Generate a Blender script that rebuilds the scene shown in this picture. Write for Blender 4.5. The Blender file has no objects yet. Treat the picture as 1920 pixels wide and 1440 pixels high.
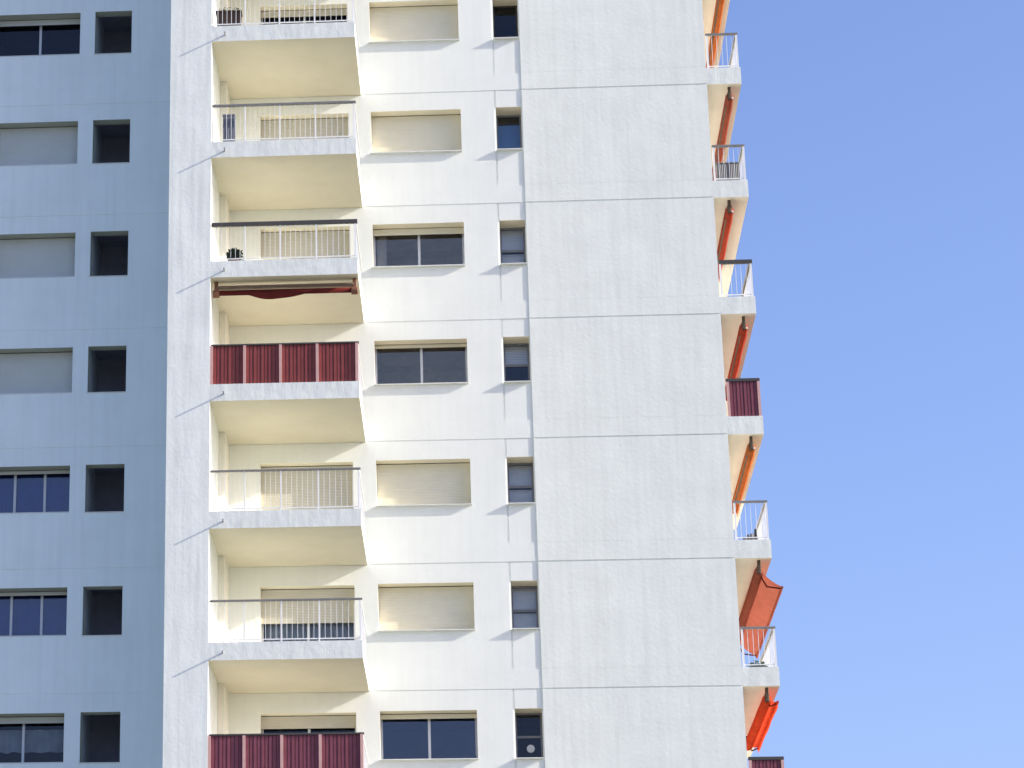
import bpy, bmesh, math, random
from mathutils import Vector, Matrix
random.seed(7)
C = bpy.context.scene.collection
H = 2.8                    # storey height; floor line k lies at z = -H*k
FY = -3.22                 # front plane of the fin and the balconies
GROUND = -29.4

# ------------------------------------------------------------------ materials
def new_mat(name):
    m = bpy.data.materials.new(name); m.use_nodes = True
    nt = m.node_tree; nt.nodes.clear()
    out = nt.nodes.new('ShaderNodeOutputMaterial')
    return m, nt, out

def mat(name, col, rough=0.7, var=0.06, vscale=3.0, bump=0.0, bscale=8.0, spec=0.3, metal=0.0,
        fine=0.0, streak=0.0, wave=None):
    """painted surface: base colour with blotchy variation, optional vertical streaks, bump"""
    m, nt, out = new_mat(name); N = nt.nodes; L = nt.links
    b = N.new('ShaderNodeBsdfPrincipled'); L.new(b.outputs[0], out.inputs[0])
    b.inputs['Roughness'].default_value = rough
    b.inputs['Metallic'].default_value = metal
    b.inputs['Specular IOR Level'].default_value = spec
    tc = N.new('ShaderNodeTexCoord')
    n1 = N.new('ShaderNodeTexNoise'); n1.inputs['Scale'].default_value = vscale
    n1.inputs['Detail'].default_value = 6; n1.inputs['Roughness'].default_value = 0.65
    L.new(tc.outputs['Object'], n1.inputs['Vector'])
    mr = N.new('ShaderNodeMapRange'); mr.inputs['From Min'].default_value = 0.3; mr.inputs['From Max'].default_value = 0.7
    mr.inputs['To Min'].default_value = 1 - var; mr.inputs['To Max'].default_value = 1 + var
    L.new(n1.outputs['Fac'], mr.inputs['Value'])
    fac = mr.outputs[0]
    if streak:
        mp = N.new('ShaderNodeMapping'); mp.inputs['Scale'].default_value = (9, 9, 0.35)
        L.new(tc.outputs['Object'], mp.inputs['Vector'])
        n2 = N.new('ShaderNodeTexNoise'); n2.inputs['Scale'].default_value = 1.0; n2.inputs['Detail'].default_value = 4
        L.new(mp.outputs[0], n2.inputs['Vector'])
        mr2 = N.new('ShaderNodeMapRange'); mr2.inputs['From Min'].default_value = 0.42; mr2.inputs['From Max'].default_value = 0.75
        mr2.inputs['To Min'].default_value = 1.0; mr2.inputs['To Max'].default_value = 1 - streak
        L.new(n2.outputs['Fac'], mr2.inputs['Value'])
        mu = N.new('ShaderNodeMath'); mu.operation = 'MULTIPLY'
        L.new(fac, mu.inputs[0]); L.new(mr2.outputs[0], mu.inputs[1]); fac = mu.outputs[0]
    mx = N.new('ShaderNodeVectorMath'); mx.operation = 'SCALE'
    mx.inputs[0].default_value = col; L.new(fac, mx.inputs['Scale'])
    L.new(mx.outputs[0], b.inputs['Base Color'])
    hsum = None
    if bump:
        mp = N.new('ShaderNodeMapping'); mp.inputs['Scale'].default_value = (1.0, 1.0, 0.8)
        L.new(tc.outputs['Object'], mp.inputs['Vector'])
        n3 = N.new('ShaderNodeTexNoise'); n3.inputs['Scale'].default_value = bscale
        n3.inputs['Detail'].default_value = 5; n3.inputs['Roughness'].default_value = 0.55
        L.new(mp.outputs[0], n3.inputs['Vector'])
        bp = N.new('ShaderNodeBump'); bp.inputs['Strength'].default_value = 1.0
        bp.inputs['Distance'].default_value = bump
        L.new(n3.outputs['Fac'], bp.inputs['Height'])
        last = bp
        if fine:
            n4 = N.new('ShaderNodeTexNoise'); n4.inputs['Scale'].default_value = bscale * 7
            n4.inputs['Detail'].default_value = 3
            L.new(tc.outputs['Object'], n4.inputs['Vector'])
            bp2 = N.new('ShaderNodeBump'); bp2.inputs['Strength'].default_value = 1.0
            bp2.inputs['Distance'].default_value = fine
            L.new(n4.outputs['Fac'], bp2.inputs['Height']); L.new(bp.outputs[0], bp2.inputs['Normal'])
            last = bp2
        L.new(last.outputs[0], b.inputs['Normal'])
    if wave:
        w = N.new('ShaderNodeTexWave'); w.wave_type = 'BANDS'; w.bands_direction = wave[0]
        w.wave_profile = 'SIN'; w.inputs['Scale'].default_value = wave[1]
        L.new(tc.outputs['Object'], w.inputs['Vector'])
        bp = N.new('ShaderNodeBump'); bp.inputs['Strength'].default_value = 1.0; bp.inputs['Distance'].default_value = wave[2]
        L.new(w.outputs['Fac'], bp.inputs['Height']); L.new(bp.outputs[0], b.inputs['Normal'])
    return m

def glass_mat(name, tint, refl, gl=(.9, .95, 1)):
    m, nt, out = new_mat(name); N = nt.nodes; L = nt.links
    t = N.new('ShaderNodeBsdfTransparent'); t.inputs[0].default_value = (*tint, 1)
    g = N.new('ShaderNodeBsdfGlossy'); g.inputs['Roughness'].default_value = 0.03
    g.inputs[0].default_value = (*gl, 1)
    f = N.new('ShaderNodeFresnel'); f.inputs['IOR'].default_value = 1.45
    a = N.new('ShaderNodeMath'); a.operation = 'ADD'; a.inputs[1].default_value = refl
    tc = N.new('ShaderNodeTexCoord'); n = N.new('ShaderNodeTexNoise'); n.inputs['Scale'].default_value = 1.3
    L.new(tc.outputs['Object'], n.inputs['Vector'])
    bp = N.new('ShaderNodeBump'); bp.inputs['Distance'].default_value = 0.006; bp.inputs['Strength'].default_value = 1
    L.new(n.outputs['Fac'], bp.inputs['Height']); L.new(bp.outputs[0], g.inputs['Normal'])
    L.new(f.outputs[0], a.inputs[0])
    mx = N.new('ShaderNodeMixShader')
    L.new(a.outputs[0], mx.inputs[0]); L.new(t.outputs[0], mx.inputs[1]); L.new(g.outputs[0], mx.inputs[2])
    L.new(mx.outputs[0], out.inputs[0])
    return m

def cloth_mat(name, col, trans=0.35, var=0.28):
    m, nt, out = new_mat(name); N = nt.nodes; L = nt.links
    tc = N.new('ShaderNodeTexCoord'); n = N.new('ShaderNodeTexNoise'); n.inputs['Scale'].default_value = 4; n.inputs['Detail'].default_value = 5
    L.new(tc.outputs['Object'], n.inputs['Vector'])
    mr = N.new('ShaderNodeMapRange'); mr.inputs['To Min'].default_value = 1 - var; mr.inputs['To Max'].default_value = 1 + var
    L.new(n.outputs['Fac'], mr.inputs['Value'])
    sc = N.new('ShaderNodeVectorMath'); sc.operation = 'SCALE'; sc.inputs[0].default_value = col
    L.new(mr.outputs[0], sc.inputs['Scale'])
    d = N.new('ShaderNodeBsdfDiffuse'); t = N.new('ShaderNodeBsdfTranslucent')
    L.new(sc.outputs[0], d.inputs[0]); L.new(sc.outputs[0], t.inputs[0])
    mx = N.new('ShaderNodeMixShader'); mx.inputs[0].default_value = trans
    L.new(d.outputs[0], mx.inputs[1]); L.new(t.outputs[0], mx.inputs[2]); L.new(mx.outputs[0], out.inputs[0])
    return m

M = dict(
 plaster=mat('plaster', (.775, .80, .735), .85, .045, 1.1, bump=.006, bscale=1.7, fine=.0025, streak=.07),
 render=mat('smooth_render', (.785, .805, .75), .85, .03, 1.2, bump=.004, bscale=1.8, fine=.0015, streak=.03),
 wing_reveal_shaded=mat('wing_reveal_shaded', (.46, .48, .40), .85, .04, 2.5),  # reveal colour darkened to stand in for weak light on the headers
 wing=mat('wing_render', (.86, .935, .90), .85, .04, .7, bump=.012, bscale=1.8, fine=.003, streak=.05),
 reveal=mat('cream_reveal', (.80, .75, .60), .8, .04, 2.5),
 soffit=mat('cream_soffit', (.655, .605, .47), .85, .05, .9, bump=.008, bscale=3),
 soffit_bounce_lit=mat('cream_soffit_bounce_lit', (.86, .82, .66), .85, .05, .9, bump=.008, bscale=3),  # soffit colour lightened to stand in for light bounced off the side wall
 niche_lit=mat('niche_side_lit', (.62, .66, .66), .9, .1, 2),  # lighter niche colour: skylight on one side and the floor painted in
 band=mat('slab_edge', (.775, .80, .74), .85, .06, 3.0, bump=.012, bscale=4, fine=.003, streak=.12),
 back=mat('balcony_wall', (.82, .79, .70), .85, .03, 1.5, bump=.01, bscale=3),
 sill=mat('sill_stone', (.74, .75, .72), .7, .06, 5),
 shutter=mat('roller_shutter', (.71, .68, .54), .55, .04, 2, wave=('Z', 9.0, .003)),
 shutter_grey=mat('grey_roller_shutter', (.60, .62, .57), .55, .04, 2, wave=('Z', 9.0, .003)),
 white=mat('white_metal', (.80, .80, .78), .4, .04, 6, spec=.5),
 alu=mat('window_frame', (.62, .64, .66), .4, .04, 6, spec=.5),
 rail=mat('dark_handrail', (.07, .065, .06), .5, .1, 6),
 grey_rail=mat('grey_handrail', (.21, .205, .195), .5, .1, 6),
 red=mat('maroon_panel', (.25, .045, .042), .55, .12, 5, streak=.15),
 plum=mat('plum_panel', (.22, .06, .085), .6, .14, 5, streak=.2),
 redbrown=mat('red_brown_panel', (.26, .055, .05), .6, .14, 5, streak=.2),
 door_shutter=mat('balcony_door_shutter', (.54, .52, .44), .6, .05, 2, wave=('Z', 9.0, .003)),
 blue_panel=mat('blue_blind', (.14, .27, .48), .6, .06, 3),
 awncase=mat('awning_case', (.20, .14, .10), .6, .12, 6),
 side=mat('side_wall_paint', (.88, .86, .80), .85, .04, 1.2, bump=.006, bscale=2),
 pinkback=mat('sunlit_edge_backing', (.42, .17, .15), .7, .1, 5),  # pinkish strips between slats, painted to read as sunlit slat edges
 rust=mat('rusty_bracket', (.20, .085, .05), .6, .2, 9),
 frame_grey=mat('grey_window_frame', (.24, .25, .28), .5, .06, 6),
 finplaster=mat('weathered_plaster', (.80, .83, .77), .85, .07, .9, bump=.008, bscale=2.0, fine=.003, streak=.15),
 pink=mat('pinkish_post', (.60, .36, .32), .5, .08, 5),
 room=mat('room_wall', (.10, .10, .105), .9, .2, 2),
 niche=mat('niche_wall_shaded', (.27, .28, .34), .9, .15, 2),  # darker niche colour: shade of the unlit depth painted in
 pvc=mat('grey_spout', (.30, .30, .31), .6, .1, 8),
 slate=mat('slate_plastic', (.10, .12, .17), .5, .15, 6, wave=('X', 12.0, .01)),
 louvre=mat('grey_casing', (.11, .115, .13), .5, .1, 6, wave=('X', 8.0, .012)),
 brown=mat('brown_planter', (.07, .045, .035), .8, .2, 8),
 dkmetal=mat('dark_bracket', (.10, .07, .04), .5, .2, 6),
 black=mat('black_pot', (.02, .02, .022), .5, .2, 6),
 terracotta=mat('terracotta', (.30, .14, .08), .8, .15, 8),
 leaf=mat('leaf', (.035, .06, .035), .6, .4, 14),
 leafpale=mat('grey_green_leaf', (.13, .17, .13), .6, .4, 14),
 asphalt=mat('park_ground', (.175, .18, .15), .95, .35, .06),
 fanwhite=mat('white_vent', (.8, .8, .8), .4, .02, 4),
 blind=mat('pale_blind', (.80, .82, .84), .6, .05, 3, wave=('Z', 8.0, .005)),
 glass=glass_mat('window_glass', (.75, .8, .85), .02, (.75, .78, .85)),
 glass_clear=glass_mat('clear_glass', (.93, .95, .98), .03),
 glass_grey=glass_mat('greyish_glass', (.95, .95, .95), .17, (.95, .78, .58)),
 room_grey=mat('pale_room_wall', (.42, .41, .40), .9, .3, 1.5),
 glass_blue=glass_mat('blue_glass', (.6, .72, .9), .09, (.8, .82, .95)),
 curtain_white=cloth_mat('white_curtain', (.62, .62, .62)),
 curtain_blue=cloth_mat('blue_curtain', (.10, .14, .34)),
 lace=cloth_mat('lace', (.62, .64, .66)),
 awn_orange=cloth_mat('orange_awning', (.52, .18, .06)),
 awn_red=cloth_mat('red_awning', (.44, .085, .05)),
 awn_rust=cloth_mat('rust_awning', (.37, .11, .07), .28),
 awn_bright=cloth_mat('bright_red_awning', (.68, .09, .035)),
 awn_maroon=cloth_mat('maroon_awning', (.12, .025, .02), .12),
)

# ------------------------------------------------------------------ mesh helpers
class MB:
    def __init__(s): s.v = []; s.f = []; s.mi = []
    def quad(s, *pts, mi=0):
        n = len(s.v); s.v += [tuple(p) for p in pts]; s.f.append(tuple(range(n, n + len(pts)))); s.mi.append(mi)
    def box(s, x0, x1, y0, y1, z0, z1, mi=0, mats=None):
        n = len(s.v)
        s.v += [(x0, y0, z0), (x1, y0, z0), (x1, y1, z0), (x0, y1, z0), (x0, y0, z1), (x1, y0, z1), (x1, y1, z1), (x0, y1, z1)]
        fs = [(0, 3, 2, 1), (4, 5, 6, 7), (0, 1, 5, 4), (1, 2, 6, 5), (2, 3, 7, 6), (3, 0, 4, 7)]
        for i, f in enumerate(fs):
            s.f.append(tuple(a + n for a in f)); s.mi.append(mats[i] if mats else mi)
        return s
    def tube(s, pts, r, seg=8, mi=0, caps=True):
        pts = [Vector(p) for p in pts]; rings = []
        rr = r if isinstance(r, (list, tuple)) else [r] * len(pts)
        for i, p in enumerate(pts):
            d = (pts[min(i + 1, len(pts) - 1)] - pts[max(i - 1, 0)]).normalized()
            u = d.cross(Vector((0, 0, 1)))
            if u.length < 1e-3: u = d.cross(Vector((0, 1, 0)))
            u.normalize(); w = d.cross(u)
            n = len(s.v)
            for k in range(seg):
                a = 2 * math.pi * k / seg
                s.v.append(tuple(p + (u * math.cos(a) + w * math.sin(a)) * rr[i]))
            rings.append(n)
        for a, b in zip(rings, rings[1:]):
            for k in range(seg):
                s.f.append((a + k, a + (k + 1) % seg, b + (k + 1) % seg, b + k)); s.mi.append(mi)
        if caps:
            s.f.append(tuple(rings[0] + k for k in range(seg))[::-1]); s.mi.append(mi)
            s.f.append(tuple(rings[-1] + k for k in range(seg))); s.mi.append(mi)
        return s
    def build(s, name, mats, parent=None, smooth=False, loc=(0, 0, 0), bevel=0):
        me = bpy.data.meshes.new(name)
        me.from_pydata(s.v, [], s.f)
        if not isinstance(mats, (list, tuple)): mats = [mats]
        for m in mats: me.materials.append(m)
        me.polygons.foreach_set('material_index', s.mi)
        if smooth: me.polygons.foreach_set('use_smooth', [True] * len(s.f))
        bm = bmesh.new(); bm.from_mesh(me); bmesh.ops.recalc_face_normals(bm, faces=bm.faces); bm.to_mesh(me); bm.free()
        me.update()
        o = bpy.data.objects.new(name, me); C.objects.link(o); o.location = loc
        if parent: o.parent = parent
        if bevel:
            b = o.modifiers.new('bevel', 'BEVEL'); b.width = bevel; b.segments = 2; b.limit_method = 'ANGLE'
        return o

def thing(name, label, cat, group=None, loc=(0, 0, 0)):
    o = bpy.data.objects.new(name, None); C.objects.link(o); o.location = loc; o.empty_display_size = .2
    tag(o, label, cat, group); return o
def tag(o, label, cat, group=None):
    o['label'] = label; o['category'] = cat
    if group: o['group'] = group
    return o
def dup(o, parent, loc=None):
    c = o.copy(); C.objects.link(c); c.parent = parent
    if loc: c.location = loc
    for ch in o.children:
        d = ch.copy(); C.objects.link(d); d.parent = c
    return c

def relief_wall(name, x0, x1, z0, z1, rects, y0, mats, parent, curve=None, xsub=None):
    """A facade sheet with real depth: rects = (xa, xb, za, zb, depth, kind); kind 'hole' leaves the
    rectangle open with sides running back to depth, 'relief' sets it back (or forward) by depth."""
    xs = {x0, x1}; zs = {z0, z1}
    for r in rects:
        for a in r[:2]:
            if x0 < a < x1: xs.add(a)
        for a in r[2:4]:
            if z0 < a < z1: zs.add(a)
    if xsub:
        a = x0
        while a < x1:
            if all(abs(a - b) > .03 for b in xs): xs.add(a)
            a += xsub
    xs = sorted(xs); zs = sorted(zs); nx, nz = len(xs) - 1, len(zs) - 1
    cell = [[(0.0, 'relief')] * nz for _ in range(nx)]
    for r in rects:
        for i in range(nx):
            cx = (xs[i] + xs[i + 1]) / 2
            if not (r[0] < cx < r[1]): continue
            for j in range(nz):
                cz = (zs[j] + zs[j + 1]) / 2
                if r[2] < cz < r[3]: cell[i][j] = (r[4], r[5])
    cv = curve or (lambda x: 0.0)
    mb = MB()
    P = lambda x, d, z: (x, y0 + d + cv(x), z)
    for i in range(nx):
        for j in range(nz):
            d, k = cell[i][j]
            a, b, e, f = xs[i], xs[i + 1], zs[j], zs[j + 1]
            if k != 'hole': mb.quad(P(a, d, e), P(b, d, e), P(b, d, f), P(a, d, f))
            if i + 1 < nx:
                d2, k2 = cell[i + 1][j]
                if abs(d - d2) > 1e-6:
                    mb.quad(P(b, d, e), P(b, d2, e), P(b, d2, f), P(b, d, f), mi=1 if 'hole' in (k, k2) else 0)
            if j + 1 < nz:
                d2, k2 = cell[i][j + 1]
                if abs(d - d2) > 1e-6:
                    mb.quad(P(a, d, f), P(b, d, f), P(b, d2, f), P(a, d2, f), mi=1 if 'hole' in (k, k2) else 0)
    me = bpy.data.meshes.new(name); me.from_pydata(mb.v, [], mb.f)
    for m in mats: me.materials.append(m)
    me.polygons.foreach_set('material_index', mb.mi)
    bm = bmesh.new(); bm.from_mesh(me); bmesh.ops.remove_doubles(bm, verts=bm.verts, dist=1e-5); bm.to_mesh(me); bm.free()
    o = bpy.data.objects.new(name, me); C.objects.link(o); o.parent = parent
    return o

# ------------------------------------------------------------------ ground
g = MB(); g.quad((-1500, -1500, GROUND), (1500, -1500, GROUND), (1500, 1500, GROUND), (-1500, 1500, GROUND))
go = g.build('ground', M['asphalt']); go['kind'] = 'structure'

# ------------------------------------------------------------------ the white tower
tower = thing('apartment_tower', 'sunlit white apartment tower with rows of balconies and maroon and glass windows', 'building', loc=(0, 0, 0))
TOP, BOT = 9.5, GROUND
XL, XR = -5.64, 5.50
XP = 1.26                                # where the thicker right-hand panel starts
WX = (-2.23, -.155); SX = (.655, 1.235); DX = (-4.80, -2.74)
ROWS = range(-1, 8)
win_h = {}
rects = []
for j in range(-3, 10):
    z = -H * j
    rects.append((SX[0], XP, z - H + .0, z, .022, 'relief'))            # strip set back beside the panel
    rects.append((XL, XP, z, z + .43, .0, 'relief'))                    # storey band
    rects.append((XP, XR, z + .43, z + H, .0, 'relief'))
rects = [(SX[0], XP, -100, 100, .010, 'relief'), (XP, XR, -100, 100, .015, 'relief')]
for j in range(-3, 11):
    z = -H * j
    rects.append((SX[0] - .038, SX[0] + .002, z + .43, z + H, .026, 'relief'))
    rects.append((SX[0] - .001, XP, z - .0, z + .43, -.0, 'relief'))
    rects.append((XL + .001, XP, z - .016, z + .018, .010, 'relief'))
for j in ROWS:
    z = -H * j
    rects.append((WX[0], WX[1], z + 1.32, z + 2.37, .30, 'hole'))
    rects.append((SX[0], SX[1], z + 1.32, z + 2.39, .55, 'hole'))
    rects.append((DX[0], DX[1], z + .20, z + 2.35, .26, 'hole'))
CURVE = 0.0
def curve(x):
    if x > .5 or CURVE == 0: return 0.0
    t = (.5 - x) / 3.0
    return -CURVE * t * t
relief_wall('wall', XL, XR, BOT, TOP, rects, 0.0, [M['render'], M['reveal']], tower, curve, .25)
# the heavily trowelled right-hand panel is a leaf of its own, in front of the wall sheet
rects = []
for j in range(-3, 11):
    z = -H * j
    rects.append((XP, XR + .01, z + .43, z + .445, .002, 'relief'))
    rects.append((XP, XR + .01, z - .018, z + .024, .012, 'relief'))
relief_wall('plaster_panel', XP, XR + .004, BOT, TOP, rects, -.012, [M['plaster'], M['plaster']], tower)
b = MB(); b.quad((XP, -.012, BOT), (XP, .02, BOT), (XP, .02, TOP), (XP, -.012, TOP))
b.build('panel_edge', M['plaster'], tower)
# side and rear walls, roof
b = MB()
b.quad((XR, 0, BOT), (XR, 14, BOT), (XR, 14, TOP), (XR, 0, TOP))
b.quad((XR, 14, BOT), (-6.5, 14, BOT), (-6.5, 14, TOP), (XR, 14, TOP))
b.quad((-6.5, 0, TOP), (XR, 0, TOP), (XR, 14, TOP), (-6.5, 14, TOP))
b.build('side_wall', M['side'], tower)
# projecting fin at the left of the balconies
fin = MB(); fin.box(-6.56, -5.64, FY, .6, BOT, TOP); fin.build('fin_wall', M['finplaster'], tower)

def room(x0, x1, z0, z1, y0, depth, parent, m, name='room'):
    b = MB()
    b.quad((x0, y0 + depth, z0), (x1, y0 + depth, z0), (x1, y0 + depth, z1), (x0, y0 + depth, z1))
    for x in (x0, x1): b.quad((x, y0, z0), (x, y0 + depth, z0), (x, y0 + depth, z1), (x, y0, z1))
    for z in (z0, z1): b.quad((x0, y0, z), (x1, y0, z), (x1, y0 + depth, z), (x0, y0 + depth, z))
    return b.build(name, m, parent)

def frame(x0, x1, z0, z1, y, mulls, transoms, m, parent, t=.045, name='window'):
    b = MB()
    b.box(x0, x0 + t, y, y + .05, z0, z1); b.box(x1 - t, x1, y, y + .05, z0, z1)
    b.box(x0 + t, x1 - t, y, y + .05, z0, z0 + t); b.box(x0 + t, x1 - t, y, y + .05, z1 - t, z1)
    for x in mulls: b.box(x - .028, x + .028, y - .006, y + .05, z0 + t, z1 - t)
    for z in transoms: b.box(x0 + t, x1 - t, y - .004, y + .05, z - .025, z + .025)
    return b.build(name, m, parent)

def sill(x0, x1, z, parent, y=0.0, p=.085):
    b = MB(); b.box(x0, x1, y - p, y + .28, z - .016, z - .001)
    return b.build('sill', M['sill'], parent)

def shutter(x0, x1, z0, z1, y, m, parent):
    b = MB(); b.box(x0 + .002, x1 - .002, y, y + .02, z0, z1)
    b.box(x0 + .002, x1 - .002, y - .008, y + .024, z0, z0 + .05)
    return b.build('shutter', m, parent)

def pane(x0, x1, z0, z1, y, m, parent):
    b = MB(); b.quad((x0, y, z0), (x1, y, z0), (x1, y, z1), (x0, y, z1))
    return b.build('pane', m, parent)

def curtain(x0, x1, z0, z1, y, m, label, amp=.03, per=.13, ragged=0):
    b = MB(); n = max(8, int((x1 - x0) / .02)); rows = 6
    for i in range(n + 1):
        x = x0 + (x1 - x0) * i / n
        for r in range(rows + 1):
            t = r / rows
            b.v.append((x, y + amp * (.5 + t * .5) * math.sin(2 * math.pi * x / per + 1.3 * math.sin(x * 3)) , z1 + (z0 - z1) * t + (ragged * math.sin(x * 17) if r == rows else 0)))
    for i in range(n):
        for r in range(rows):
            a = i * (rows + 1) + r; b.f.append((a, a + 1, a + rows + 2, a + rows + 1)); b.mi.append(0)
    return tag(b.build('curtain', m, smooth=True), label, 'curtain')

# ---- wide windows of the tower: closed or open
wide_state = {-1: 'closed', 0: 'closed', 1: 'closed', 2: 'open', 3: 'open', 4: 'closed', 5: 'closed', 6: 'open', 7: 'closed'}
for j in ROWS:
    z0, z1 = -H * j + 1.32, -H * j + 2.37
    st = wide_state[j]
    w = frame(WX[0], WX[1], z0, z1, .40, [-1.185], [], M['alu'], tower)
    sill(WX[0] - .02, WX[1] + .02, z0, w)
    room(WX[0], WX[1], z0, z1, .30, 2.0, w, M['room_grey'] if j in (2, 3) else M['room'])
    pane(WX[0] + .04, WX[1] - .04, z0 + .04, z1 - .04, .425, M['glass_blue'] if j == 6 else M['glass_grey'] if j in (2, 3) else M['glass'], w)
    drop = z0 + .012 if st == 'closed' else {2: z1 - .17, 3: z1 - .10, 6: z1 - .12}.get(j, z1 - .1)
    shutter(WX[0], WX[1], drop, z1 - .02, .285, M['shutter'], w)
curtain(-2.15, -1.93, -5.6 + 1.37, -5.6 + 2.3, .52, M['curtain_white'], 'narrow white curtain drawn aside in the tower window nearest the drooping maroon awning')

# ---- small windows of the tower
small = {-1: 'dark', 0: 'dark', 1: 'blue', 2: 'blind', 3: 'half', 4: 'blind', 5: 'blind', 6: 'vent', 7: 'dark'}
for j in ROWS:
    z0, z1 = -H * j + 1.32, -H * j + 2.39
    st = small[j]
    mid = z0 + {2: .50, 3: .55, 4: .52, 5: .52, 6: .55}.get(j, .5)
    w = frame(SX[0], SX[1], z0, z1, .50, [], [mid] if st not in ('dark', 'blue') else [], M['frame_grey'] if st != 'dark' else M['rail'], tower, t=.04)
    sill(SX[0] - .01, SX[1] - .003, z0, w, y=.0)
    room(SX[0], SX[1], z0, z1, .55, 1.6, w, M['room'])
    pane(SX[0] + .035, SX[1] - .035, z0 + .035, z1 - .035, .525, M['glass_clear'] if st in ('blue', 'blind', 'half') else M['glass'], w)
    if st in ('blind', 'half'):
        b = MB(); b.box(SX[0] + .03, SX[1] - .03, .60, .61, mid + .03, z1 - .03); b.build('blind', M['blind'], w)
        if st == 'blind':
            b = MB(); b.box(SX[0] + .03, SX[1] - .03, .64, .65, z0 + .03, mid - .03); b.build('blind', M['blind'], w)
    if st == 'blue':
        b = MB(); b.box(SX[0] + .03, SX[1] - .03, .60, .61, z0 + .03, z1 - .22); b.build('blind', M['blue_panel'], w)
    if st == 'vent':
        b = MB(); b.tube([(.976, .50, z0 + .30), (.976, .53, z0 + .30)], .085, 20)
        b.tube([(.976, .49, z0 + .30), (.976, .50, z0 + .30)], .05, 16); b.build('vent', M['fanwhite'], w)

# ---- balcony doors
door_drop = {-1: .2, 0: 2.16, 1: .2, 2: .2, 3: .2, 4: .2, 5: 1.57, 6: 2.06, 7: .2}
for j in ROWS:
    z0, z1 = -H * j + .20, -H * j + 2.35
    w = frame(DX[0], DX[1], z0, z1, .34, [(DX[0] + DX[1]) / 2], [], M['alu'], tower, name='balcony_door')
    room(DX[0], DX[1], z0, z1, .26, 2.0, w, M['room'])
    pane(DX[0] + .04, DX[1] - .04, z0 + .04, z1 - .04, .365, M['glass'], w)
    shutter(DX[0], DX[1], -H * j + door_drop[j] + .003, z1 - .02, .232, M['door_shutter'], w)
curtain(-4.72, -2.8, -14 + .3, -14 + 2.3, .47, M['lace'], 'pale gathered curtain behind the half shuttered balcony door', amp=.04, per=.21)

# ---- front balconies
MAROON = (3, 6)
BX0, BX1 = -5.64, -2.45
def bars_along_x(b, x0, x1, y, z0, z1, n, r=.005):
    for i in range(n + 1):
        x = x0 + (x1 - x0) * i / n
        b.box(x - r, x + r, y - r, y + r, z0, z1)
def bars_along_y(b, y0, y1, x, z0, z1, n, r=.005):
    for i in range(n + 1):
        y = y0 + (y1 - y0) * i / n
        b.box(x - r, x + r, y - r, y + r, z0, z1)
def slats_x(b, x0, x1, y, z0, z1, w=.075, gap=.022):
    n = max(1, int((x1 - x0) / w)); w = (x1 - x0) / n
    for i in range(n):
        a = x0 + i * w; d = .007 if i % 2 else 0
        b.box(a + gap / 2, a + w - gap / 2, y - .012 + d, y + .012 + d, z0, z1)
def slats_y(b, y0, y1, x, z0, z1, w=.085, gap=.012):
    n = max(1, int((y1 - y0) / w)); w = (y1 - y0) / n
    for i in range(n):
        a = y0 + i * w; d = .007 if i % 2 else 0
        b.box(x - .012 + d, x + .012 + d, a + gap / 2, a + w - gap / 2, z0, z1)

def front_balcony(k):
    z = -H * k
    s = MB()
    mats = [1, 0, 0, 0, 0, 0]
    s.box(BX0, BX1, FY + .10, .03, z, z + .20, mats=mats)                 # slab
    s.box(BX0, BX1, FY, FY + .10, z, z + .375, mats=mats)                 # upstand at the front
    s.box(BX1 - .10, BX1, FY + .10, -.001, z + .20, z + .375)             # upstand at the open end
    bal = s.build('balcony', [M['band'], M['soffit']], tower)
    zt, zr = z + .375, z + 1.275
    yb = FY + .05; xe = BX1 - .05
    posts = [BX0 + .03, -4.90, -4.13, -3.345, xe]
    hr = {2: .09, 1: .05}.get(k, .038)
    hm = M['rail'] if k in (2, 3, 6) else M['grey_rail']
    h = MB(); h.box(BX0 + .012, BX1, FY + .015, FY + .085, zr - hr, zr)
    h.build('handrail', hm, bal, bevel=.006)
    h = MB(); h.box(BX1 - .07, BX1 - .03, FY + .085, -.01, zr - .035, zr); h.build('end_handrail', M['white'], bal)
    if k in MAROON:
        for x in posts:
            p = MB(); p.box(x - .03, x + .03, yb - .045, yb + .035, zt, zr - hr); p.build('post', M['pink'], bal)
        for a, c in zip(posts, posts[1:]):
            p = MB(); slats_x(p, a + .03, c - .03, yb, zt + .012, zr - hr + .004)
            p.box(a + .03, c - .03, yb + .024, yb + .034, zt + .012, zr - hr - .001, mi=1)
            p.build('railing_panel', [M['plum'] if k == 6 else M['redbrown'], M['pinkback']], bal)
        p = MB(); bars_along_y(p, FY + .12, -.08, xe, zt + .05, zr - hr, 26); p.build('end_railing', M['white'], bal)
    else:
        for x in posts[1:]:
            p = MB(); p.box(x - .016, x + .016, yb - .016, yb + .016, zt, zr - hr); p.build('post', M['white'], bal)
        r = MB()
        for a, c in zip(posts, posts[1:]):
            bars_along_x(r, a, c, yb, zt + .05, zr - hr, 7)
        r.box(BX0, xe, yb - .012, yb + .012, zt + .05, zt + .07)
        r.build('railing', M['white'], bal)
        r = MB(); bars_along_y(r, FY + .12, -.08, xe, zt + .05, zr - hr, 26)
        r.box(xe - .012, xe + .012, yb + .02, -.01, zt + .05, zt + .07)
        r.build('end_railing', M['white'], bal)
    sp = MB(); sp.tube([(-5.335, FY + .2, z + .165), (-5.335, FY - .175, z + .145)], .018, 10)
    sp.build('drain_spout', M['pvc'], bal, smooth=False)
    return bal
for k in range(-1, 7): front_balcony(k)
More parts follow.
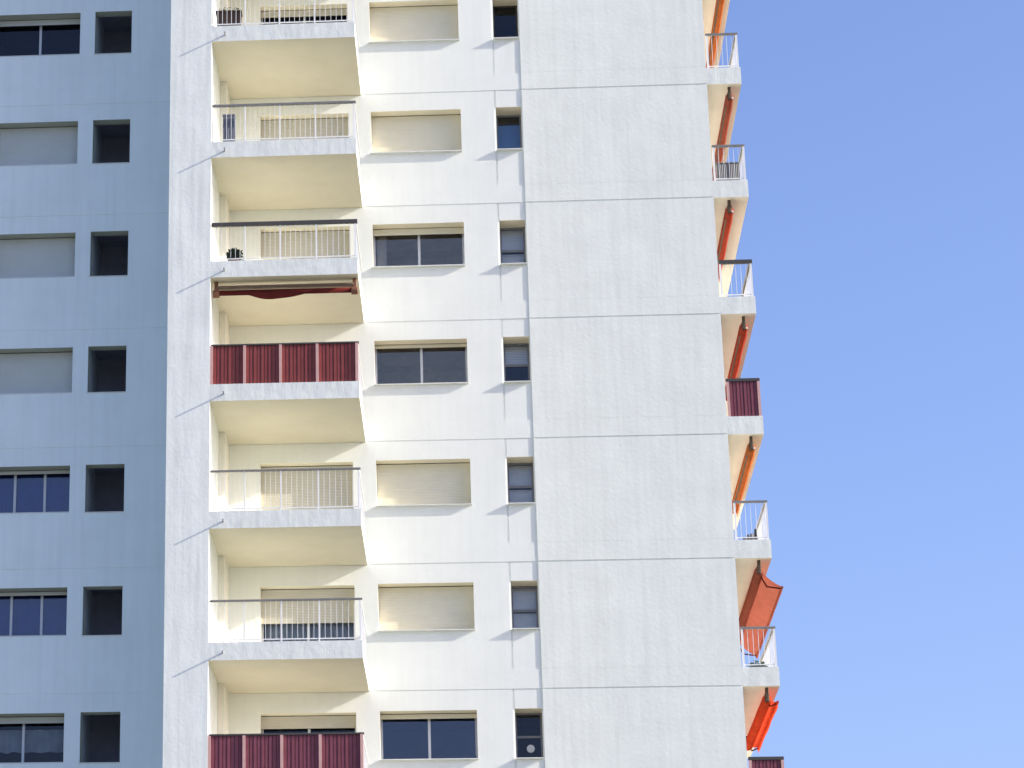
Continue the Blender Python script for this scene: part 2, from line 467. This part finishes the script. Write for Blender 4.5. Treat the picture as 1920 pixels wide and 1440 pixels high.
# back wall finish behind the balconies is the wall sheet; boxed-in duct in the corner
for j in range(-1, 7):
    z = -H * j
    b = MB(); b.box(-5.638, -5.50, -1.0, .004, z + .20, z + H - .002); b.build('duct_box', M['back'], tower)

# ---- right-hand balconies along the side wall
RX0, RX1, RY1 = 5.50, 6.29, 8.0
def side_balcony(k):
    z = -H * k
    s = MB(); mats = [1, 0, 0, 0, 0, 0]
    s.box(RX0 + .005, RX1 - .1, .10, RY1, z, z + .22, mats=mats)
    s.box(RX0 + .005, RX1, 0.0, .10, z, z + .41, mats=mats)
    s.box(RX1 - .1, RX1, .10, RY1, z, z + .41, mats=mats)
    bal = s.build('balcony', [M['band'], M['soffit_bounce_lit']], tower)
    zt, zr = z + .41, z + 1.295
    hr = {2: .09, 3: .07, 6: .07}.get(k, .045)
    hm = M['rail'] if k in (2, 3, 6) else M['grey_rail']
    xo = RX1 - .05
    h = MB(); h.box(RX0 + .03, xo + .035, .015, .085, zr - hr, zr); h.box(xo - .035, xo + .035, .085, RY1, zr - hr, zr)
    h.build('handrail', hm, bal, bevel=.006)
    if k in MAROON:
        for x in (RX0 + .07, xo):
            p = MB(); p.box(x - .03, x + .03, .02, .08, zt, zr - hr); p.build('post', M['pink'], bal)
        p = MB(); slats_x(p, RX0 + .10, xo - .03, .05, zt + .012, zr - hr + .004)
        p.box(RX0 + .10, xo - .03, .074, .085, zt + .012, zr - hr - .001, mi=1); p.build('railing_panel', [M['plum'], M['pinkback']], bal)
        p = MB(); slats_y(p, .12, RY1, xo, zt + .012, zr - hr + .004); p.build('side_panel', M['red'], bal)
    else:
        for x in (RX0 + .06, xo):
            p = MB(); p.box(x - .022, x + .022, .028, .072, zt, zr - hr); p.build('post', M['white'], bal)
        r = MB(); bars_along_x(r, RX0 + .06, xo, .05, zt + .05, zr - hr, 6)
        r.box(RX0 + .06, xo, .038, .062, zt + .05, zt + .07); r.build('railing', M['white'], bal)
        r = MB(); bars_along_y(r, .16, RY1, xo, zt + .05, zr - hr, 48)
        r.box(xo - .012, xo + .012, .08, RY1, zt + .05, zt + .07); r.build('side_railing', M['white'], bal)
    return bal
for k in range(-1, 8): side_balcony(k)

# ------------------------------------------------------------------ the shaded wing on the left
wing = thing('apartment_wing', 'shaded blue-grey wing of flats with plain walls and dark square openings', 'building')
WY = .30; WB = .10
LWX = (-11.17, -9.10); LSX = (-8.745, -7.87)
rects = []
for j in range(-3, 11):
    z = -H * j + WB
    rects.append((-15, -6.0, z - .016, z + .02, .014, 'relief'))
    rects.append((-15, -6.0, z + .42, z + .43, .004, 'relief'))
for j in ROWS:
    z = -H * j
    rects.append((LWX[0], LWX[1], z + 1.40, z + 2.49, .32, 'hole'))
    rects.append((LSX[0], LSX[1], z + 1.40, z + 2.50, .30, 'hole'))
    rects.append((-14.6, -13.6, z + 1.40, z + 2.49, .32, 'hole'))
relief_wall('wall', -16, -6.0, BOT, TOP, rects, WY, [M['wing'], M['wing_reveal_shaded']], wing)
b = MB()
b.quad((-16, WY, BOT), (-16, 14, BOT), (-16, 14, TOP), (-16, WY, TOP))
b.quad((-16, WY, TOP), (-6.0, WY, TOP), (-6.0, 14, TOP), (-16, 14, TOP))
b.build('side_wall', M['wing'], wing)
lw_state = {-1: 'closed', 0: 'open', 1: 'closed', 2: 'closed', 3: 'closed', 4: 'three', 5: 'three', 6: 'lace', 7: 'closed'}
for j in ROWS:
    z0, z1 = -H * j + 1.40, -H * j + 2.49
    st = lw_state[j]
    mul = {'three': [-10.40, -9.72], 'open': [-10.11], 'lace': [-10.05]}.get(st, [-10.13])
    w = frame(LWX[0], LWX[1], z0, z1, WY + .42, mul, [], M['alu'], wing)
    sill(LWX[0] + .003, LWX[1] - .003, z0 + .02, w, y=WY, p=.006)
    room(LWX[0], LWX[1], z0, z1, WY + .32, 2.0, w, M['room'])
    pane(LWX[0] + .04, LWX[1] - .04, z0 + .04, z1 - .04, WY + .445, M['glass_blue'] if st == 'three' else M['glass'], w)
    drop = z0 + .012 if st == 'closed' else z1 - {'open': .16, 'three': .10, 'lace': .16}[st]
    shutter(LWX[0], LWX[1], drop, z1 - .02, WY + .295, M['shutter_grey'], w)
    w = frame(-14.6, -13.6, z0, z1, WY + .42, [-14.1], [], M['alu'], wing)
    room(-14.6, -13.6, z0, z1, WY + .32, 1.0, w, M['room']); shutter(-14.6, -13.6, z0 + .01, z1, WY + .295, M['shutter_grey'], w)
    z1 = -H * j + 2.50
    # open laundry niche
    nb = MB(); ya, yb2, zt2 = WY + .301, WY + 1.7, z1 + .25
    nb.quad((LSX[0], yb2, z0), (LSX[1], yb2, z0), (LSX[1], yb2, zt2), (LSX[0], yb2, zt2))
    nb.quad((LSX[1], ya, z0), (LSX[1], yb2, z0), (LSX[1], yb2, zt2), (LSX[1], ya, zt2))
    nb.quad((LSX[0], ya, zt2), (LSX[1], ya, zt2), (LSX[1], yb2, zt2), (LSX[0], yb2, zt2))
    nb.quad((LSX[0], ya, z1), (LSX[1], ya, z1), (LSX[1], ya, zt2), (LSX[0], ya, zt2))
    nb.quad((LSX[0], ya, z0), (LSX[1], ya, z0), (LSX[1], yb2, z0), (LSX[0], yb2, z0), mi=1)
    nb.quad((LSX[0], ya, z0), (LSX[0], yb2, z0), (LSX[0], yb2, zt2), (LSX[0], ya, zt2), mi=1)
    n = nb.build('open_niche', [M['niche'], M['niche_lit']], wing)
    sill(LSX[0] - .03, LSX[1] - .003, z0, n, y=WY, p=.02)
curtain(-11.1, -9.16, -11.2 + 1.45, -11.2 + 2.44, WY + .58, M['curtain_blue'], 'blue curtain in the upper of two three-paned windows on the shaded wing', amp=.03, per=.19)
curtain(-11.1, -9.16, -14 + 1.45, -14 + 2.44, WY + .62, M['curtain_blue'], 'blue curtain in the lower of two three-paned windows on the shaded wing', amp=.03, per=.26)
curtain(-11.1, -9.16, -16.8 + 1.75, -16.8 + 2.25, WY + .6, M['lace'], 'lace curtain in the lowest wide window of the shaded wing', amp=.035, per=.3, ragged=.015)

# ------------------------------------------------------------------ awnings
def side_awning(k, label, m, out=0.0, drop=0.0, length=5.2, roll=.10, x=6.02, valance=.15):
    """retractable awning hung under the soffit of side balcony k, running back along it"""
    z = -H * k
    t = thing('awning', label, 'awning', 'awnings under the side balconies', loc=(x, .2, z))
    b = MB(); b.box(-.035, .035, -.03, .03, -.30, -.0); b.box(-.05, .05, -.02, .04, -.30, -.13); b.build('bracket', M['dkmetal'], t, bevel=.01)
    b = MB(); b.box(-.035, .035, length - .06, length, -.30, -.0); b.build('bracket', M['dkmetal'], t)
    zc = -.24
    b = MB(); b.tube([(0, .035, zc), (0, length - .06, zc)], roll, 14); b.build('roller', m, t, smooth=True)
    n = 40
    if out > 0:
        f = MB()
        for i in range(n + 1):
            y = .05 + (length - .12) * i / n
            for r in range(9):
                u = r / 8
                sag = .05 * math.sin(math.pi * u) + .02 * math.sin(y * 2.2) * u
                f.v.append((out * u, y, zc + roll * .6 - drop * u - sag))
        for i in range(n):
            for r in range(8):
                a = i * 9 + r; f.f.append((a, a + 1, a + 10, a + 9)); f.mi.append(0)
        f.build('fabric', m, t, smooth=True)
        b = MB(); b.tube([(out, .03, zc - drop + .04), (out, length - .05, zc - drop + .04)], .03, 8); b.build('front_bar', M['awn_rust'] if k == 4 else m, t)
        for y in (.12, length - .2):
            b = MB(); b.tube([(0, y, zc - .02), (out * .35, y + .12, zc - drop * .6 - .05), (out, y, zc - drop + .03)], .018, 6); b.build('arm', M['awn_maroon'], t)
        vx, vz = out, zc - drop + .04
    else:
        vx, vz = .06, zc - .03
        b = MB(); b.tube([(.065, .02, zc - .02), (.065, length - .05, zc - .02)], .025, 8); b.build('front_bar', M['white'], t)
        b = MB(); b.tube([(-.06, .35, zc - .07), (-.06, length * .5, zc - .10), (-.05, length - .4, zc - .07)], .02, 6); b.build('arm', M['dkmetal'], t)
    v = MB()
    for i in range(n * 2 + 1):
        y = .04 + (length - .1) * i / (n * 2)
        v.v.append((vx + .004 * math.sin(y * 3), y, vz)); v.v.append((vx + .006 * math.sin(y * 3 + .6), y, vz - valance - .008 * abs(math.sin(y * 4))))
    for i in range(n * 2):
        a = 2 * i; v.f.append((a, a + 1, a + 3, a + 2)); v.mi.append(0)
    v.build('valance', m, t, smooth=True)
    return t
side_awning(-1, 'rolled orange awning under the topmost side balcony, cut by the picture top', M['awn_orange'])
side_awning(0, 'rolled rust-red awning directly above the side balcony that holds a grey ribbed unit', M['awn_rust'])
side_awning(1, 'rolled red and brown awning directly below the side balcony that holds a grey unit', M['awn_red'], length=4.4, x=5.86)
side_awning(2, 'rolled brick-red awning directly above the maroon side railing', M['awn_red'])
side_awning(3, 'rolled orange awning directly below the maroon side railing', M['awn_orange'])
side_awning(4, 'wide open rust-red awning jutting out past the tower\'s side balconies', M['awn_rust'], out=.47, drop=.40, length=6.8, valance=.06)
side_awning(5, 'partly open bright red awning, lowest on the tower\'s side', M['awn_bright'], out=.22, drop=.10, length=5.2, valance=.10)
side_awning(6, 'rolled maroon awning under the lowest side balcony', M['awn_red'])

t = thing('awning', 'dark maroon rolled awning with drooping valance above the upper maroon balcony', 'awning', loc=(-4.04, -2.9, -5.6))
for x in (-1.50, 1.50):
    b = MB(); b.box(x - .04, x + .04, -.05, .05, -.34, 0); b.tube([(x - .07, 0, -.27), (x + .07, 0, -.27)], .085, 12); b.build('bracket', M['rust'], t, bevel=.008)
b = MB(); b.tube([(-1.43, 0, -.25), (1.43, 0, -.25)], .06, 14); b.build('roller', M['awn_maroon'], t, smooth=True)
b = MB(); b.box(-1.48, 1.48, -.06, .10, -.15, -.10); b.build('cassette', M['awncase'], t, bevel=.01)
v = MB(); n = 60
for i in range(n + 1):
    u = i / n; x = -1.42 + 2.84 * u
    dr = .07 + .13 * math.exp(-((u - .42) / .17) ** 2) + .012 * math.sin(u * 25)
    y = -.062 + .012 * math.sin(u * 22)
    v.v.append((x, y, -.25)); v.v.append((x, y - .01, -.25 - dr))
for i in range(n):
    a = 2 * i; v.f.append((a, a + 1, a + 3, a + 2)); v.mi.append(0)
v.build('valance', M['awn_maroon'], t, smooth=True)

# ------------------------------------------------------------------ things standing on the balconies
def foliage(mb, c, rx, ry, rz, n, size):
    for _ in range(n):
        while True:
            p = Vector((random.uniform(-1, 1), random.uniform(-1, 1), random.uniform(-1, 1)))
            if p.length < 1: break
        p = Vector((p.x * rx, p.y * ry, p.z * rz)) + Vector(c)
        q = Matrix.Rotation(random.uniform(0, 6.28), 3, 'Z') @ Matrix.Rotation(random.uniform(-1.1, 1.1), 3, 'X')
        s = size * random.uniform(.6, 1.3)
        mb.quad(*[p + q @ Vector(v) for v in ((0, 0, 0), (s * .4, s * .5, .02), (0, s, 0), (-s * .4, s * .5, .02))])

def planter(x0, x1, y0, y1, z0, z1, label, leafm, pm):
    t = thing('planter', label, 'planter', loc=((x0 + x1) / 2, (y0 + y1) / 2, z0))
    hx, hy, h = (x1 - x0) / 2, (y1 - y0) / 2, z1 - z0
    b = MB(); n = len(b.v)
    b.v += [(-hx * .9, -hy * .9, 0), (hx * .9, -hy * .9, 0), (hx * .9, hy * .9, 0), (-hx * .9, hy * .9, 0), (-hx, -hy, h), (hx, -hy, h), (hx, hy, h), (-hx, hy, h)]
    for f in [(0, 3, 2, 1), (4, 5, 6, 7), (0, 1, 5, 4), (1, 2, 6, 5), (2, 3, 7, 6), (3, 0, 4, 7)]: b.f.append(f); b.mi.append(0)
    b.box(-hx - .015, hx + .015, -hy - .015, hy + .015, h - .04, h + .005)
    b.build('trough', pm, t, bevel=.008)
    f = MB(); foliage(f, (0, 0, h + .05), hx * .9, hy, .05, 60, .06); f.build('foliage', leafm, t)
    return t
planter(-5.56, -5.0, FY + .15, FY + .42, .20, .82, 'brown trough planter behind the railing of the topmost front balcony', M['leaf'], M['brown'])
t = thing('storage_box', 'narrow slate-blue ribbed box on the second front balcony from the top', 'storage box', loc=(-5.27, -2.92, -2.8 + .20))
b = MB(); b.box(-.13, .13, -.12, .12, .03, .86); b.build('body', M['slate'], t, bevel=.015)
b = MB(); b.box(-.14, .14, -.13, .13, .86, .91); b.build('lid', M['slate'], t, bevel=.01)
for x in (-.1, .1):
    b = MB(); b.box(x - .02, x + .02, -.10, .10, 0, .03); b.build('foot', M['black'], t)

def pot(x, y, z, r, h, label, cat, leafm, potm, fr, fh, n, size):
    t = thing('potted_plant', label, cat, loc=(x, y, z))
    b = MB(); b.tube([(0, 0, 0), (0, 0, h * .85), (0, 0, h * .86), (0, 0, h)], [r * .7, r * .95, r * 1.08, r * 1.08], 16); b.build('pot', potm, t)
    f = MB(); foliage(f, (0, 0, h + fh * .7), fr, fr, fh, n, size); f.build('foliage', leafm, t)
    f = MB(); f.tube([(0, 0, h * .8), (.01, 0, h + fh * .6)], .01, 6); f.build('stem', M['brown'], t)
    return t
pot(-5.14, FY + .24, -5.6 + .20, .13, .24, 'dark leafy potted plant on the balcony with the thick black handrail', 'potted plant', M['leaf'], M['terracotta'], .17, .16, 480, .08)

t = thing('air_conditioner', 'dark grey ribbed unit behind the second side railing from the top', 'air conditioner', loc=(5.89, .36, -2.8 + .22))
b = MB(); b.box(-.25, .25, -.14, .14, .26, .70); b.build('casing', M['louvre'], t, bevel=.01)
b = MB(); b.box(-.26, .26, -.15, .15, .70, .72); b.build('top_panel', M['grey_rail'], t, bevel=.005)
for x in (-.2, .2):
    b = MB(); b.box(x - .02, x + .02, -.14, .14, 0, .26); b.build('foot', M['grey_rail'], t)
for i, (x, hh, lab) in enumerate(((5.75, .30, 'shortest of four black jugs lined up on a side balcony under the orange awning'), (5.83, .36, 'second shortest of four black jugs lined up on a side balcony'),
                                  (5.91, .38, 'second tallest of four black jugs lined up on a side balcony'), (6.00, .48, 'tallest of four black jugs, nearest the outer post of a side balcony'))):
    b = MB(); b.tube([(0, 0, 0), (0, 0, hh * .7), (0, 0, hh * .85), (0, 0, hh)], [.038, .04, .036, .03], 10)
    o = b.build('jug', M['black'], None, loc=(x, .22, -11.2 + .22)); tag(o, lab, 'jug', 'black jugs on a side balcony')
pot(5.88, .3, -14 + .22, .12, .2, 'grey-green low plant on the side balcony below the wide open awning', 'potted plant', M['leafpale'], M['louvre'], .2, .08, 200, .07)

# ------------------------------------------------------------------ camera
cam = bpy.data.cameras.new('camera'); co = bpy.data.objects.new('camera', cam); C.objects.link(co)
F_PX, PX, PY = 5565.997, 413.7445, 436.321
R = Matrix(((0.99627, 0.0269, 0.0820), (0.08617, -0.3571, -0.9301), (0.0042, 0.9337, -0.3581)))
import_r = (Vector((.9963, .0862, .0042)), Vector((.0269, -.3571, .9337)), Vector((.0820, -.9301, -.3581)))
r, u, b_ = import_r
r.normalize(); u = (u - r * u.dot(r)).normalized(); b_ = r.cross(u)
m4 = Matrix(((r.x, u.x, b_.x, -.1324), (r.y, u.y, b_.y, -63.2298), (r.z, u.z, b_.z, -27.672), (0, 0, 0, 1)))
co.matrix_world = m4
cam.sensor_fit = 'HORIZONTAL'; cam.sensor_width = 36
cam.lens = F_PX / 1920 * 36
cam.shift_x = (960 - PX) / 1920; cam.shift_y = (PY - 720) / 1920
cam.clip_start = .5; cam.clip_end = 5000
bpy.context.scene.camera = co

# ------------------------------------------------------------------ light
to_sun = Vector((1.0, -.17, .47)).normalized()
el = math.asin(to_sun.z); az = math.atan2(to_sun.x, to_sun.y)
sl = bpy.data.lights.new('sun', 'SUN'); sl.energy = 4.0; sl.angle = math.radians(.5); sl.color = (1, .92, .80)
so = bpy.data.objects.new('sun', sl); C.objects.link(so)
so.rotation_euler = to_sun.to_track_quat('Z', 'Y').to_euler()
w = bpy.data.worlds.new('World'); bpy.context.scene.world = w; w.use_nodes = True
nt = w.node_tree; bg = nt.nodes['Background']
sky = nt.nodes.new('ShaderNodeTexSky'); sky.sky_type = 'NISHITA'; sky.sun_disc = False
sky.sun_elevation = el; sky.sun_rotation = az; sky.air_density = 1.0; sky.dust_density = 2.7; sky.ozone_density = 1.6
tint = nt.nodes.new('ShaderNodeVectorMath'); tint.operation = 'MULTIPLY'; tint.inputs[1].default_value = (.95, 1.0, 1.34)
nt.links.new(sky.outputs[0], tint.inputs[0]); nt.links.new(tint.outputs[0], bg.inputs[0]); bg.inputs[1].default_value = .117
sc = bpy.context.scene
sc.view_settings.view_transform = 'Standard'; sc.view_settings.look = 'None'
sc.view_settings.exposure = .83; sc.view_settings.gamma = 1.0
sc.cycles.max_bounces = 12; sc.cycles.diffuse_bounces = 7; sc.cycles.transparent_max_bounces = 12
